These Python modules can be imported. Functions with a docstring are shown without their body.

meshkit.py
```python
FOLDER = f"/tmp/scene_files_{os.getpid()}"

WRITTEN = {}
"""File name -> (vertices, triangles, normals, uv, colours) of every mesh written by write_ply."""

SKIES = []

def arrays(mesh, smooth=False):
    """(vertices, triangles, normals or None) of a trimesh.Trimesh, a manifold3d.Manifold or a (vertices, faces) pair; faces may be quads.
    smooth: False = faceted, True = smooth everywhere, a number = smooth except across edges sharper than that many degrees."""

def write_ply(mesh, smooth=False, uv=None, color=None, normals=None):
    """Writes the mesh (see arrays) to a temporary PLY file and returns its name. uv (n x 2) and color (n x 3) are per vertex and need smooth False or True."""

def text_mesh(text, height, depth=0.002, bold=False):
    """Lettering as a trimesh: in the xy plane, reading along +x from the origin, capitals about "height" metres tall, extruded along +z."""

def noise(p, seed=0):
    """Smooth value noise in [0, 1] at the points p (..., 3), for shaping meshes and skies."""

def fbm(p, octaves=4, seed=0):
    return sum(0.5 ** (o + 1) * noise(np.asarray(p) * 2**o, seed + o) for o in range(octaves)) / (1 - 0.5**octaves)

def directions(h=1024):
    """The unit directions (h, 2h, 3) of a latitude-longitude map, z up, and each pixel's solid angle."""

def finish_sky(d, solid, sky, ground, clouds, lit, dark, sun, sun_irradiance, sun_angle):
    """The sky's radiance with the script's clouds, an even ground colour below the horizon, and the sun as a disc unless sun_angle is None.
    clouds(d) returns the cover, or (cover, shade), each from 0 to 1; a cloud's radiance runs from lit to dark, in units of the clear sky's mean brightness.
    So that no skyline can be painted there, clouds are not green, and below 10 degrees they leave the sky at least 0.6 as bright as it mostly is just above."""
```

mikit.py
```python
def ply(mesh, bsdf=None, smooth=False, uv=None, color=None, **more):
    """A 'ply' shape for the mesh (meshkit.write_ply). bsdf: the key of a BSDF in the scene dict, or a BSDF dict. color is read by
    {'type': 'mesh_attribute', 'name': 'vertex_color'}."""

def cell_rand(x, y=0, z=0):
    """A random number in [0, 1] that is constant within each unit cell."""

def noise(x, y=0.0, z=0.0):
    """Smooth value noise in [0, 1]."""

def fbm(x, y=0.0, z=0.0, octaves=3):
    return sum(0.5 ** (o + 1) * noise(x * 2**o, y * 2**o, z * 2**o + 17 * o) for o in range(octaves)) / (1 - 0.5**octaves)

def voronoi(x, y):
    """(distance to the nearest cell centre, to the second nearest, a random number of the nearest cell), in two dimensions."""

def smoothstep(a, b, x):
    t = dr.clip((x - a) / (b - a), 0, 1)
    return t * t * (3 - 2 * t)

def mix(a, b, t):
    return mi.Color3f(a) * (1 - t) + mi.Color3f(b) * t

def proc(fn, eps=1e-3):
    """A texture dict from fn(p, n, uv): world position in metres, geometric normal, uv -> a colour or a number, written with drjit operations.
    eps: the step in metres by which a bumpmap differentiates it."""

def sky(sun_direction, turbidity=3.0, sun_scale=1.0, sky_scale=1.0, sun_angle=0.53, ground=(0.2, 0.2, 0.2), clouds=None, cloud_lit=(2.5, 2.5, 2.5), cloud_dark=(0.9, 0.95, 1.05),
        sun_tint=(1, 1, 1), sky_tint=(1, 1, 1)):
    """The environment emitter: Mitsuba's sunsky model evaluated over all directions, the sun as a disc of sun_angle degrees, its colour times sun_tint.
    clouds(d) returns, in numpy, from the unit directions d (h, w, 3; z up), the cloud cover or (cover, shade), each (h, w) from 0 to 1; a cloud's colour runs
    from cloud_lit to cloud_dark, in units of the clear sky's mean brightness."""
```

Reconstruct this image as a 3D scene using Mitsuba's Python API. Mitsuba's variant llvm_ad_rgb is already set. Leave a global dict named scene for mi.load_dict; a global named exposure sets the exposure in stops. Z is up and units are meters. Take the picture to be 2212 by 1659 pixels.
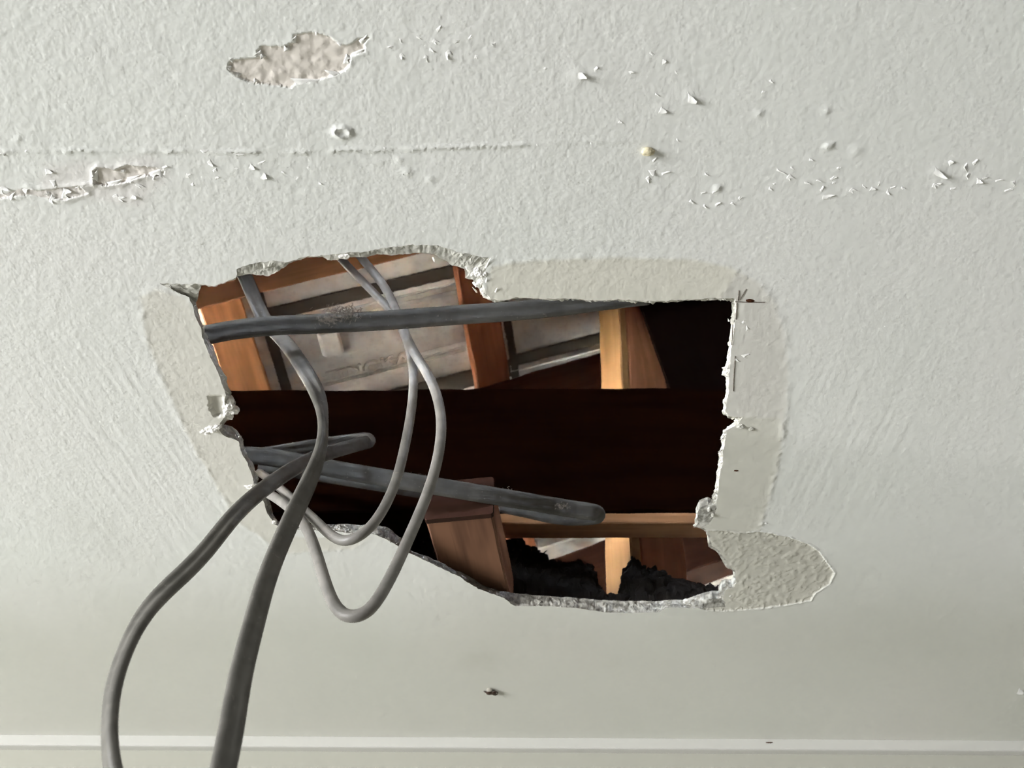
import math
import numpy as np
import trimesh
import shapely
import mitsuba as mi
import drjit as dr
from scipy.spatial import Delaunay, cKDTree
from scipy.interpolate import CubicSpline
import mikit, meshkit
from mikit import noise, fbm, smoothstep, mix

T = mi.ScalarTransform4f
rng = np.random.default_rng(7)
scene, labels = {}, {}

# ------------------------------------------------------------------ camera, sky, exposure
FPX, CX, CY = 1841.0, 1106.0, 829.5
ELEV = math.radians(52)
CAM = np.array([0, 0, 1.9])
RIGHT = np.array([1.0, 0, 0])
FWD = np.array([0, math.cos(ELEV), math.sin(ELEV)])
DOWN = np.array([0, math.sin(ELEV), -math.cos(ELEV)])
scene['camera'] = {'type': 'thinlens', 'fov': math.degrees(2 * math.atan(CX / FPX)), 'fov_axis': 'x', 'aperture_radius': 0.0012, 'focus_distance': 0.62,
                   'near_clip': 0.01, 'far_clip': 100.0,
                   'to_world': T().look_at(origin=CAM.tolist(), target=(CAM + FWD).tolist(), up=(-DOWN).tolist())}
scene['sky'] = mikit.sky((0.10, 0.28, 0.95), turbidity=4, sun_scale=3.0, sky_scale=3.0, ground=(0.46, 0.475, 0.48), sun_tint=(0.93, 1.0, 1.13),
                         clouds=lambda d: np.full(d.shape[:2], 0.6), cloud_lit=(1.6, 1.6, 1.57), cloud_dark=(1, 1, 1))
exposure = 7.6
PANE_GLOW = (0.272, 0.274, 0.276)         # radiance the window panes emit, standing in for daylight

ZC = 2.4           # underside of the ceiling
TH = 0.012         # board thickness


def ray(px, py):
    d = (px - CX) / FPX * RIGHT + (py - CY) / FPX * DOWN + FWD
    return d / np.linalg.norm(d)


def on_z(px, py, z=ZC):
    d = ray(px, py)
    return CAM + d * (z - CAM[2]) / d[2]


def on_y(px, py, y):
    d = ray(px, py)
    return CAM + d * y / d[1]


# ------------------------------------------------------------------ materials
def twosided(b):
    return {'type': 'twosided', 'bsdf': b}


def principled(color, rough=0.6, spec=0.3, **k):
    c = color if isinstance(color, dict) else {'type': 'rgb', 'value': list(color)}
    return {'type': 'principled', 'base_color': c, 'roughness': rough, 'specular': spec, **k}


def plain(key, color, rough=0.7, spec=0.2, **k):
    scene[key] = twosided(principled(color, rough, spec, **k))
    return key


def wood(key, a, b, dark, seed, spec=0.2):
    def f(p, n, uv):
        g = fbm(uv.x * 9 + seed, uv.y * 90, seed, 4)
        l = noise(uv.x * 14 + seed, uv.y * 420, seed + 3)
        blotch = fbm(uv.x * 16 + seed, uv.y * 30, 2.0 * seed, 3)
        c = mix(a, b, smoothstep(0.3, 0.7, g))
        c = mix(c, dark, 0.22 * smoothstep(0.6, 0.9, l) + 0.30 * smoothstep(0.55, 0.85, blotch))
        return c
    scene[key] = twosided(principled(mikit.proc(f), 0.75, spec))
    return key


def stipple_fn(p, n, uv):
    near = smoothstep(0.78, 0.46, p.y) * (1 - 0.4 * smoothstep(-0.02, 0.22, p.x))
    h = 0.00016 * (noise(p.x * 420, p.y * 420, 0.5) - 0.5) + 0.00013 * (noise(p.x * 800, p.y * 800, 3.5) - 0.5)
    return 0.5 + h * 1000 * (0.22 + 0.78 * near)


scene['ceiling_paint'] = twosided({'type': 'bumpmap', 'arbitrary': mikit.proc(stipple_fn, 0.0003), 'scale': 0.001,
                                   'bsdf': principled({'type': 'mesh_attribute', 'name': 'vertex_color'}, 0.62, 0.25)})
plain('paint', (0.78, 0.78, 0.755), 0.6, 0.25)
plain('trim_paint', (0.56, 0.555, 0.52), 0.5, 0.3)
plain('wall_paint', (0.42, 0.415, 0.36), 0.7, 0.2)
plain('dim_wall_paint', (0.09, 0.085, 0.08), 0.8, 0.1)
plain('floor_boards', (0.025, 0.02, 0.015), 0.6, 0.3)
plain('crumb', (0.86, 0.85, 0.81), 0.9, 0.1)
plain('pane_base', (0.7, 0.7, 0.7), 0.6, 0.3)
plain('pencil', (0.16, 0.14, 0.12), 0.8, 0.1)
plain('rust', (0.05, 0.018, 0.008), 0.8, 0.1)
plain('black_wool', (0.012, 0.011, 0.010), 1.0, 0.0)
plain('insect_brown', (0.035, 0.018, 0.010), 0.4, 0.4)
plain('pale_wing', (0.55, 0.52, 0.46), 0.5, 0.3)
plain('lint', (0.16, 0.14, 0.12), 1.0, 0.0)
plain('yellow_lump', (0.66, 0.60, 0.42), 0.8, 0.1)


def plaster_fn(p, n, uv):
    g = fbm(p.x * 260, p.y * 260, p.z * 260, 3)
    h = fbm(p.x * 60, p.y * 60, p.z * 60, 2)
    return mix((0.36, 0.355, 0.315), (0.62, 0.615, 0.56), smoothstep(0.3, 0.7, 0.6 * g + 0.4 * h))


scene['raw_plaster'] = twosided(principled(mikit.proc(plaster_fn), 0.95, 0.05))


def darker_plaster_fn(p, n, uv):
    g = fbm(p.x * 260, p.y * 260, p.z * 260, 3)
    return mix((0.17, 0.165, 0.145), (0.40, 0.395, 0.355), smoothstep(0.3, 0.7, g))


scene['darker_plaster'] = twosided(principled(mikit.proc(darker_plaster_fn), 0.95, 0.05))


def board_back_fn(p, n, uv):
    return mix((0.56, 0.54, 0.49), (0.68, 0.66, 0.60), fbm(p.x * 9, p.y * 9, 0, 3))


scene['board_back'] = twosided(principled(mikit.proc(board_back_fn), 0.9, 0.1))


def tile_fn(p, n, uv):
    g = fbm(p.x * 30, p.y * 30, p.z * 30, 4)
    s = fbm(p.x * 160, p.y * 160, p.z * 160, 3)
    c = mix((0.45, 0.452, 0.43), (0.58, 0.585, 0.55), smoothstep(0.32, 0.68, g))
    return mix(c, (0.30, 0.29, 0.28), 0.28 * smoothstep(0.5, 0.8, s))


scene['tile_clay'] = twosided(principled(mikit.proc(tile_fn), 0.9, 0.1))


def cable_bsdf(key, a, b, rough):
    def f(p, n, uv):
        g = fbm(p.x * 90, p.y * 90, p.z * 90, 3)
        s = noise(p.x * 500, p.y * 500, p.z * 500)
        return mix(mix(a, b, smoothstep(0.35, 0.7, g)), (0.45, 0.40, 0.36), 0.14 * smoothstep(0.86, 0.97, s))
    scene[key] = twosided(principled(mikit.proc(f), rough, 0.4))
    return key


cable_bsdf('cable_grey', (0.105, 0.100, 0.090), (0.08, 0.076, 0.068), 0.42)
cable_bsdf('cable_pale', (0.215, 0.203, 0.188), (0.17, 0.162, 0.15), 0.45)
cable_bsdf('cable_dusty', (0.082, 0.080, 0.072), (0.062, 0.060, 0.054), 0.6)
wood('wood_orange', (0.27, 0.155, 0.068), (0.23, 0.128, 0.055), (0.17, 0.088, 0.038), 1.0)
wood('wood_rafter', (0.27, 0.115, 0.055), (0.20, 0.085, 0.04), (0.11, 0.045, 0.022), 3.0)
plain('gap_shade', (0.06, 0.056, 0.048), 0.9, 0.1)  # near-black for the shaded gaps between tiles
wood('wood_red', (0.22, 0.085, 0.045), (0.16, 0.06, 0.03), (0.08, 0.03, 0.018), 5.0)
wood('wood_batten', (0.33, 0.155, 0.068), (0.25, 0.112, 0.048), (0.15, 0.06, 0.03), 9.0)
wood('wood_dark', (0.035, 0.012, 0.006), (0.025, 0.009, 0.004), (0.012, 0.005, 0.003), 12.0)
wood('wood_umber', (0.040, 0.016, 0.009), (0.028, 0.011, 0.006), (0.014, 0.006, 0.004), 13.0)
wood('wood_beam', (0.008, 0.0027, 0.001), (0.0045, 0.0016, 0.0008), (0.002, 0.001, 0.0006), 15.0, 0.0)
wood('wood_brown', (0.36, 0.16, 0.085), (0.28, 0.12, 0.062), (0.17, 0.07, 0.04), 18.0)
wood('wood_ledger', (0.32, 0.165, 0.08), (0.24, 0.12, 0.055), (0.09, 0.04, 0.02), 17.0)
wood('wood_joist', (0.21, 0.105, 0.062), (0.14, 0.068, 0.04), (0.09, 0.04, 0.025), 21.0)
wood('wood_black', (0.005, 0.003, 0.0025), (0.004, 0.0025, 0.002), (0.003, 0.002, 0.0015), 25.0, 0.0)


# ------------------------------------------------------------------ bookkeeping
def put(key, mesh, bsdf, smooth=False, uv=None, color=None, **more):
    assert key not in scene, key
    scene[key] = mikit.ply(mesh, bsdf, smooth, uv, color, **more)
    return key


def num(base, i):
    return base if i == 0 else f'{base}_{i:03d}'


counts = {}


def nxt(base):
    i = counts.get(base, 0)
    counts[base] = i + 1
    return num(base, i)


def tag(key, label, cat=None, group=None, kind=None):
    d = {'label': label}
    if cat:
        d['category'] = cat
    if group:
        d['group'] = group
    if kind:
        d['kind'] = kind
    labels[key] = d


# ------------------------------------------------------------------ ceiling: the hole, as (opening, edge of the painted face) pixel pairs on the two faces of the board
PAIRS = [
    ((424, 655), (408, 642)), ((427, 633), (343, 612)), ((436, 617), (425, 613)), ((467, 618), (466, 617)), ((488, 610), (490, 608)), ((508, 604), (511, 600)),
    ((512, 597), (511, 580)), ((538, 592), (532, 573)), ((553, 593), (560, 566)), ((577, 596), (590, 563)), ((595, 589), (612, 565)),
    ((611, 579), (622, 566)), ((635, 563), (640, 560)), ((661, 556), (665, 553)), ((698, 554), (700, 551)), ((708, 562), (714, 550)),
    ((729, 562), (735, 548)), ((740, 555), (745, 546)), ((766, 556), (768, 545)), ((792, 555), (793, 543)), ((818, 550), (820, 536)),
    ((850, 551), (850, 533)), ((897, 547), (890, 529)), ((937, 550), (945, 529)), ((960, 563), (975, 541)), ((976, 573), (1005, 546)),
    ((1003, 581), (1032, 552)), ((1006, 600), (1057, 557)), ((1021, 604), (1050, 580)), ((1034, 623), (1043, 606)), ((1044, 642), (1050, 634)),
    ((1055, 648), (1060, 646)), ((1086, 649), (1088, 648)), ((1112, 644), (1114, 643)), ((1138, 644), (1138, 643)), ((1191, 647), (1191, 645)),
    ((1238, 647), (1238, 645)), ((1275, 651), (1275, 649)), ((1340, 649), (1340, 647)), ((1395, 653), (1395, 651)), ((1438, 652), (1438, 650)),
    ((1487, 650), (1487, 648)), ((1521, 647), (1521, 645)), ((1553, 645), (1555, 643)), ((1580, 647), (1587, 646)), ((1582, 660), (1590, 662)),
    ((1579, 700), (1587, 702)), ((1575, 741), (1582, 742)), ((1572, 763), (1579, 764)), ((1569, 786), (1577, 786)), ((1562, 798), (1575, 800)), ((1557, 810), (1572, 811)),
    ((1569, 814), (1575, 816)), ((1568, 842), (1575, 842)), ((1564, 861), (1571, 862)), ((1561, 889), (1568, 890)), ((1571, 900), (1576, 899)),
    ((1581, 907), (1588, 900)), ((1590, 904), (1604, 901)), ((1585, 914), (1594, 918)), ((1576, 918), (1583, 923)), ((1564, 930), (1570, 930)), ((1558, 943), (1567, 946)),
    ((1560, 957), (1566, 958)), ((1554, 977), (1561, 979)), ((1553, 997), (1560, 998)), ((1550, 1017), (1557, 1018)), ((1548, 1037), (1554, 1039)),
    ((1543, 1061), (1551, 1062)), ((1537, 1077), (1548, 1080)), ((1530, 1091), (1547, 1093)), ((1512, 1097), (1545, 1104)), ((1504, 1116), (1540, 1120)),
    ((1508, 1128), (1531, 1132)), ((1503, 1137), (1516, 1138)), ((1520, 1144), (1526, 1145)), ((1529, 1160), (1535, 1160)), ((1530, 1173), (1535, 1173)),
    ((1532, 1183), (1538, 1182)), ((1549, 1193), (1553, 1190)), ((1561, 1211), (1566, 1209)), ((1566, 1224), (1572, 1222)), ((1578, 1229), (1582, 1227)),
    ((1587, 1236), (1591, 1234)), ((1584, 1244), (1589, 1245)), ((1587, 1259), (1591, 1260)), ((1581, 1269), (1585, 1271)), ((1568, 1267), (1573, 1272)),
    ((1561, 1269), (1567, 1277)), ((1553, 1284), (1562, 1292)), ((1561, 1293), (1568, 1312)), ((1528, 1295), (1528, 1315)), ((1477, 1296), (1477, 1313)),
    ((1440, 1297), (1440, 1312)), ((1425, 1298), (1424, 1322)), ((1401, 1298), (1401, 1323)), ((1351, 1298), (1351, 1324)), ((1309, 1297), (1303, 1322)), ((1256, 1293), (1254, 1314)),
    ((1191, 1288), (1190, 1309)), ((1125, 1283), (1112, 1309)), ((1096, 1278), (1087, 1291)), ((1073, 1275), (1062, 1282)), ((1049, 1267), (1036, 1273)), ((1028, 1254), (1016, 1262)),
    ((1005, 1240), (1000, 1250)), ((976, 1228), (970, 1235)), ((955, 1216), (939, 1220)), ((916, 1200), (905, 1204)), ((887, 1189), (884, 1194)), ((868, 1166), (855, 1176)),
    ((853, 1151), (832, 1164)), ((839, 1140), (813, 1155)), ((821, 1136), (790, 1152)), ((800, 1134), (775, 1151)), ((774, 1133), (761, 1152)), ((748, 1132), (735, 1149)),
    ((721, 1133), (708, 1146)), ((698, 1133), (690, 1146)), ((669, 1132), (664, 1145)), ((638, 1131), (630, 1143)), ((600, 1127), (594, 1133)), ((590, 1110), (575, 1105)),
    ((583, 1083), (571, 1086)), ((568, 1060), (560, 1063)), ((556, 1044), (549, 1050)), ((555, 1028), (545, 1026)), ((546, 1002), (535, 1001)), ((533, 981), (522, 978)),
    ((521, 942), (514, 952)), ((511, 929), (495, 946)), ((499, 921), (478, 938)), ((483, 918), (470, 925)), ((490, 910), (478, 908)), ((499, 905), (486, 900)), ((510, 889), (488, 886)),
    ((508, 866), (484, 868)), ((501, 857), (489, 855)), ((495, 841), (484, 842)), ((488, 815), (475, 815)), ((477, 796), (467, 796)), ((469, 775), (456, 775)),
    ((459, 749), (446, 749)), ((448, 731), (438, 731)), ((441, 705), (433, 706)), ((433, 689), (425, 690)), ((427, 668), (418, 668)),
]


def densify(a, b, step):
    """The two closed loops with matched points about step apart."""
    A, B = [], []
    for i in range(len(a)):
        j = (i + 1) % len(a)
        k = max(1, int(max(np.linalg.norm(a[j] - a[i]), np.linalg.norm(b[j] - b[i])) / step))
        for s in np.arange(k) / k:
            A.append(a[i] * (1 - s) + a[j] * s)
            B.append(b[i] * (1 - s) + b[j] * s)
    return np.array(A), np.array(B)


def n2(p, f, seed, amp=1.0, oct=3):
    q = np.column_stack([np.asarray(p)[:, :2] * f, np.full(len(p), 0.37)])
    return (meshkit.fbm(q, oct, seed) - 0.5) * 2 * amp


def open_z(p):      # along the near side and the torn corner only the face layers broke away, at a slant
    return ZC + (0.0015 if p[1] < 640 and p[0] < 1060 else 0.0025 if p[0] > 1480 and p[1] > 1090 else TH)


o_w = np.array([on_z(*p[0], open_z(p[0])) for p in PAIRS])
p_w = np.array([on_z(*p[1], ZC) for p in PAIRS])
O, P = densify(o_w, p_w, 0.0007)
O[:, 0] += n2(O, 170, 1, 0.0016, 4)
O[:, 1] += n2(O, 170, 2, 0.0016, 4)
O[:, :2] += np.column_stack([n2(O, 520, 5, 0.0008, 2), n2(O, 520, 6, 0.0008, 2)])
P[:, :2] += np.column_stack([n2(P, 520, 7, 0.0007, 2), n2(P, 520, 8, 0.0007, 2)])
P[:, 0] += n2(P, 190, 3, 0.0012, 4)
P[:, 1] += n2(P, 190, 4, 0.0012, 4)
hole_paint = shapely.Polygon(P[:, :2]).buffer(0)


def px_poly(pts):
    return np.array([on_z(x, y)[:2] for x, y in pts])


class Region:
    """A patch of the ceiling: signed distance (negative inside), its edge roughened."""

    def __init__(self, pts, wob=0.002, f=120, seed=0):
        c = px_poly(pts)
        self.poly = shapely.Polygon(c).buffer(0)
        line = shapely.segmentize(self.poly.exterior, 0.0008)
        self.ring = np.array(line.coords)
        self.tree, self.wob, self.f, self.seed = cKDTree(self.ring), wob, f, seed

    def sdf(self, q):
        q = np.array(q[:, :2])
        q = q + np.column_stack([n2(q, self.f, self.seed + 11, self.wob), n2(q, self.f, self.seed + 12, self.wob)])
        d, _ = self.tree.query(q)
        return np.where(shapely.contains_xy(self.poly, q[:, 0], q[:, 1]), -d, d)


def sstep(a, b, x):
    t = np.clip((x - a) / (b - a), 0, 1)
    return t * t * (3 - 2 * t)


R_torn = Region([(1500, 1146), (1560, 1147), (1600, 1153), (1640, 1149), (1700, 1160), (1745, 1175), (1770, 1192), (1786, 1215), (1803, 1238), (1790, 1262), (1762, 1280), (1750, 1297), (1700, 1307), (1640, 1315), (1560, 1320), (1528, 1318), (1480, 1300), (1480, 1200)], 0.0010, 220, 1)
R_right = Region([(1560, 640), (1590, 590), (1640, 610), (1676, 660), (1695, 720), (1703, 800), (1700, 880), (1690, 940), (1680, 1010), (1662, 1075), (1640, 1145), (1600, 1153), (1500, 1146), (1520, 900)], 0.0016, 130, 2)
R_top = Region([(1046, 640), (1062, 575), (1150, 562), (1350, 556), (1500, 560), (1580, 578), (1640, 620), (1600, 680), (1500, 680), (1100, 670)], 0.0014, 90, 3)
R_left = Region([(300, 640), (340, 625), (400, 640), (440, 690), (500, 850), (540, 960), (600, 1130), (640, 1160), (800, 1160), (760, 1185), (620, 1195), (520, 1130), (430, 990), (370, 860), (318, 740)], 0.003, 80, 4)
R_low = Region([(1555, 905), (1620, 900), (1690, 905), (1690, 940), (1680, 1010), (1662, 1075), (1640, 1145), (1600, 1153), (1500, 1150)], 0.0015, 130, 8)
R_peel = Region([(491, 145), (499, 131), (530, 128), (560, 124), (556, 110), (565, 98), (590, 102), (614, 100), (634, 92), (633, 77), (655, 71), (684, 71), (709, 77), (725, 91), (737, 97), (756, 98), (775, 84), (797, 80), (785, 95), (787, 110), (756, 120), (753, 141), (744, 152), (709, 166), (690, 172), (636, 181), (628, 189), (598, 184), (551, 180), (529, 172), (508, 162)], 0.0009, 230, 5)
R_peel2 = Region([(203, 372), (213, 362), (250, 367), (275, 357), (304, 360), (330, 362), (355, 368), (350, 379), (311, 379), (289, 386), (260, 396), (224, 400), (206, 397)], 0.0009, 230, 6)
R_peel3 = Region([(-20, 404), (10, 420), (40, 408), (62, 406), (80, 410), (120, 408), (145, 405), (200, 398), (170, 402), (190, 418), (140, 432), (60, 420), (20, 426), (-20, 432)], 0.0012, 200, 7)
R_pink = Region([(100, 360), (180, 352), (330, 345), (360, 375), (300, 440), (200, 425), (120, 430), (95, 400)], 0.004, 60, 9)
R_flap = Region([(453, 858), (478, 857), (484, 870), (482, 898), (463, 900), (455, 880)], 0.0003, 200, 10)


def bumps_at(q, px, py, r_px, h):
    c = on_z(px, py)[:2]
    r = r_px * np.linalg.norm(on_z(px + 1, py) - on_z(px, py))
    return h * np.exp(-((q - c) ** 2).sum(1) / (2 * r * r))


# flakes of paint: x, y, length, width (pixels), direction (degrees), lift (mm)
FL = [
    (1256, 166, 26, 26, 10, 5.0), (1290, 150, 14, 12, -30, 2.2), (1365, 156, 12, 10, -20, 1.5), (1497, 208, 24, 32, 5, 3.6), (1434, 239, 20, 20, 20, 2.0), (1410, 116, 14, 8, 30, 1.2),
    (1436, 132, 10, 18, 0, 1.2), (1462, 155, 8, 10, 0, 0.8), (1340, 265, 10, 10, 30, 0.9), (1180, 147, 10, 8, -30, 0.8), (1667, 176, 12, 8, 40, 0.9), (1650, 200, 9, 8, 20, 0.9), (1420, 205, 10, 6, 30, 0.7),
    (845, 104, 12, 12, 150, 1.6), (867, 122, 12, 14, 60, 2.0), (918, 124, 16, 12, 120, 2.0), (940, 92, 14, 12, 40, 2.2), (972, 116, 18, 20, 60, 2.8), (950, 62, 16, 12, -40, 1.8), (987, 87, 12, 14, 180, 1.4), (1016, 81, 12, 9, -40, 1.5),
    (1065, 97, 12, 14, 180, 1.6), (1029, 124, 8, 12, 20, 1.3), (905, 81, 12, 8, 20, 1.4), (934, 108, 14, 10, 30, 1.8), (865, 88, 10, 10, 90, 1.0),
    (6, 415, 24, 22, 30, 3.2), (30, 424, 20, 12, 60, 1.8), (62, 410, 30, 16, 60, 2.2), (108, 372, 22, 18, 0, 2.0), (114, 396, 16, 18, 80, 2.2), (146, 420, 20, 22, 10, 3.4), (114, 432, 14, 18, 30, 2.4), (100, 418, 12, 10, 200, 1.4), (172, 404, 20, 10, 150, 1.8),
    (192, 396, 26, 14, 0, 2.4), (205, 378, 10, 28, 180, 2.2), (248, 398, 30, 12, 80, 1.7), (290, 388, 26, 12, 80, 2.0), (303, 402, 22, 12, 30, 1.6), (340, 378, 30, 18, 70, 2.8), (355, 366, 12, 16, 10, 2.2), (303, 357, 10, 10, 60, 1.3), (262, 368, 14, 8, 200, 1.2),
    (265, 427, 18, 16, 10, 2.8), (291, 428, 16, 16, 20, 3.0), (250, 424, 16, 8, 60, 1.2), (408, 379, 12, 14, 10, 2.0), (458, 352, 22, 14, 40, 1.8), (466, 368, 14, 8, 60, 1.1), (546, 360, 16, 18, 20, 2.2), (572, 380, 18, 26, 20, 3.0), (566, 350, 18, 8, -20, 1.4),
    (512, 365, 10, 8, 20, 1.0), (642, 384, 9, 12, 10, 1.4), (692, 396, 8, 10, 10, 1.0), (668, 362, 8, 10, 40, 0.8), (417, 398, 12, 7, 60, 0.9), (470, 383, 12, 8, -20, 1.0), (612, 372, 8, 7, 20, 0.8), (10, 332, 18, 8, 100, 1.6), (60, 326, 12, 7, 90, 1.0),
    (440, 326, 30, 7, 95, 1.0), (520, 331, 60, 8, 95, 1.2), (650, 327, 20, 6, 95, 0.9), (780, 323, 24, 7, 90, 1.4), (808, 323, 14, 9, 60, 1.5), (830, 319, 16, 6, 85, 1.0), (962, 317, 18, 6, 100, 0.9), (974, 308, 6, 14, 0, 0.8), (874, 376, 12, 12, 180, 1.0), (1160, 312, 8, 6, 60, 0.8), (1278, 309, 7, 5, 60, 0.6), (1464, 302, 6, 5, 60, 0.6),
    (1408, 374, 20, 14, 90, 2.2), (1402, 388, 14, 12, 60, 1.6), (1440, 373, 22, 6, -20, 1.2), (1415, 345, 12, 6, -40, 0.9), (1527, 376, 8, 6, 10, 0.7), (1548, 412, 20, 6, -30, 1.5), (1520, 415, 12, 5, -30, 0.9), (1552, 442, 12, 8, -20, 1.3), (1495, 437, 12, 8, 40, 1.2), (1524, 446, 10, 6, 40, 0.9), (1583, 440, 8, 8, 40, 0.9), (1600, 428, 8, 8, -40, 0.9),
    (1708, 385, 16, 16, 40, 2.0), (1690, 372, 26, 6, 25, 1.1), (1745, 394, 16, 8, 0, 1.7), (1770, 391, 14, 6, 20, 1.7), (1776, 407, 14, 8, -60, 1.3), (1789, 424, 26, 12, -10, 2.2), (1800, 384, 14, 8, -40, 1.4), (1812, 362, 8, 8, -50, 0.9), (1665, 407, 8, 8, 20, 0.9), (1674, 396, 8, 6, -20, 0.8), (1752, 346, 9, 8, 20, 1.0), (1713, 363, 10, 6, 20, 0.8),
    (1841, 414, 14, 16, 40, 1.8), (1886, 409, 12, 14, 20, 1.4), (1898, 396, 6, 12, 180, 0.9), (1920, 414, 10, 12, 30, 1.3), (1952, 406, 10, 8, 20, 1.0), (1868, 402, 12, 6, 30, 1.0), (1930, 404, 14, 5, -20, 0.9), (1802, 396, 8, 8, 10, 1.0),
    (2032, 373, 34, 20, 25, 4.6), (2056, 353, 14, 14, -20, 1.8), (2086, 360, 10, 26, 180, 1.6), (2108, 350, 16, 10, -40, 1.5), (2090, 380, 10, 20, 200, 1.2), (2116, 392, 14, 18, 10, 2.6), (2126, 382, 12, 10, -40, 1.2), (2020, 402, 12, 14, 30, 1.8), (2030, 398, 12, 8, -20, 1.2), (2060, 407, 14, 6, -10, 1.0), (2190, 397, 8, 16, 180, 1.1), (2180, 410, 20, 5, -20, 0.8), (2160, 390, 20, 5, -10, 0.7),
    (492, 146, 12, 10, 200, 1.4), (508, 160, 18, 14, 215, 2.2), (556, 116, 16, 14, 170, 2.0), (566, 124, 12, 12, 120, 1.6), (617, 102, 14, 12, 250, 1.6), (635, 84, 8, 18, 190, 1.6), (664, 178, 66, 12, 92, 0.8), (722, 160, 40, 9, 100, 0.8), (752, 130, 14, 20, 20, 1.0), (733, 96, 14, 8, 90, 1.0), (788, 84, 22, 10, -40, 1.3), (776, 114, 30, 8, 70, 1.0), (684, 73, 10, 8, 90, 0.9), (550, 177, 10, 8, 120, 1.0), (500, 128, 8, 14, 200, 1.2),
    (2206, 1495, 18, 20, 20, 1.8), (1652, 1131, 14, 5, 0, 1.5), (1606, 695, 8, 8, -60, 0.9), (1614, 710, 6, 16, 0, 0.9), (1610, 768, 24, 6, 80, 1.0), (1592, 776, 12, 9, 20, 0.9), (1575, 692, 4, 6, 0, 0.6),
]

joint_pts = np.array([on_z(x, y)[:2] for x, y in [(-300, 330), (0, 328), (200, 326), (430, 328), (560, 329), (700, 326), (830, 324), (960, 319), (1100, 315), (1260, 307), (1500, 302), (2212, 300), (2600, 299)]])


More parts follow.
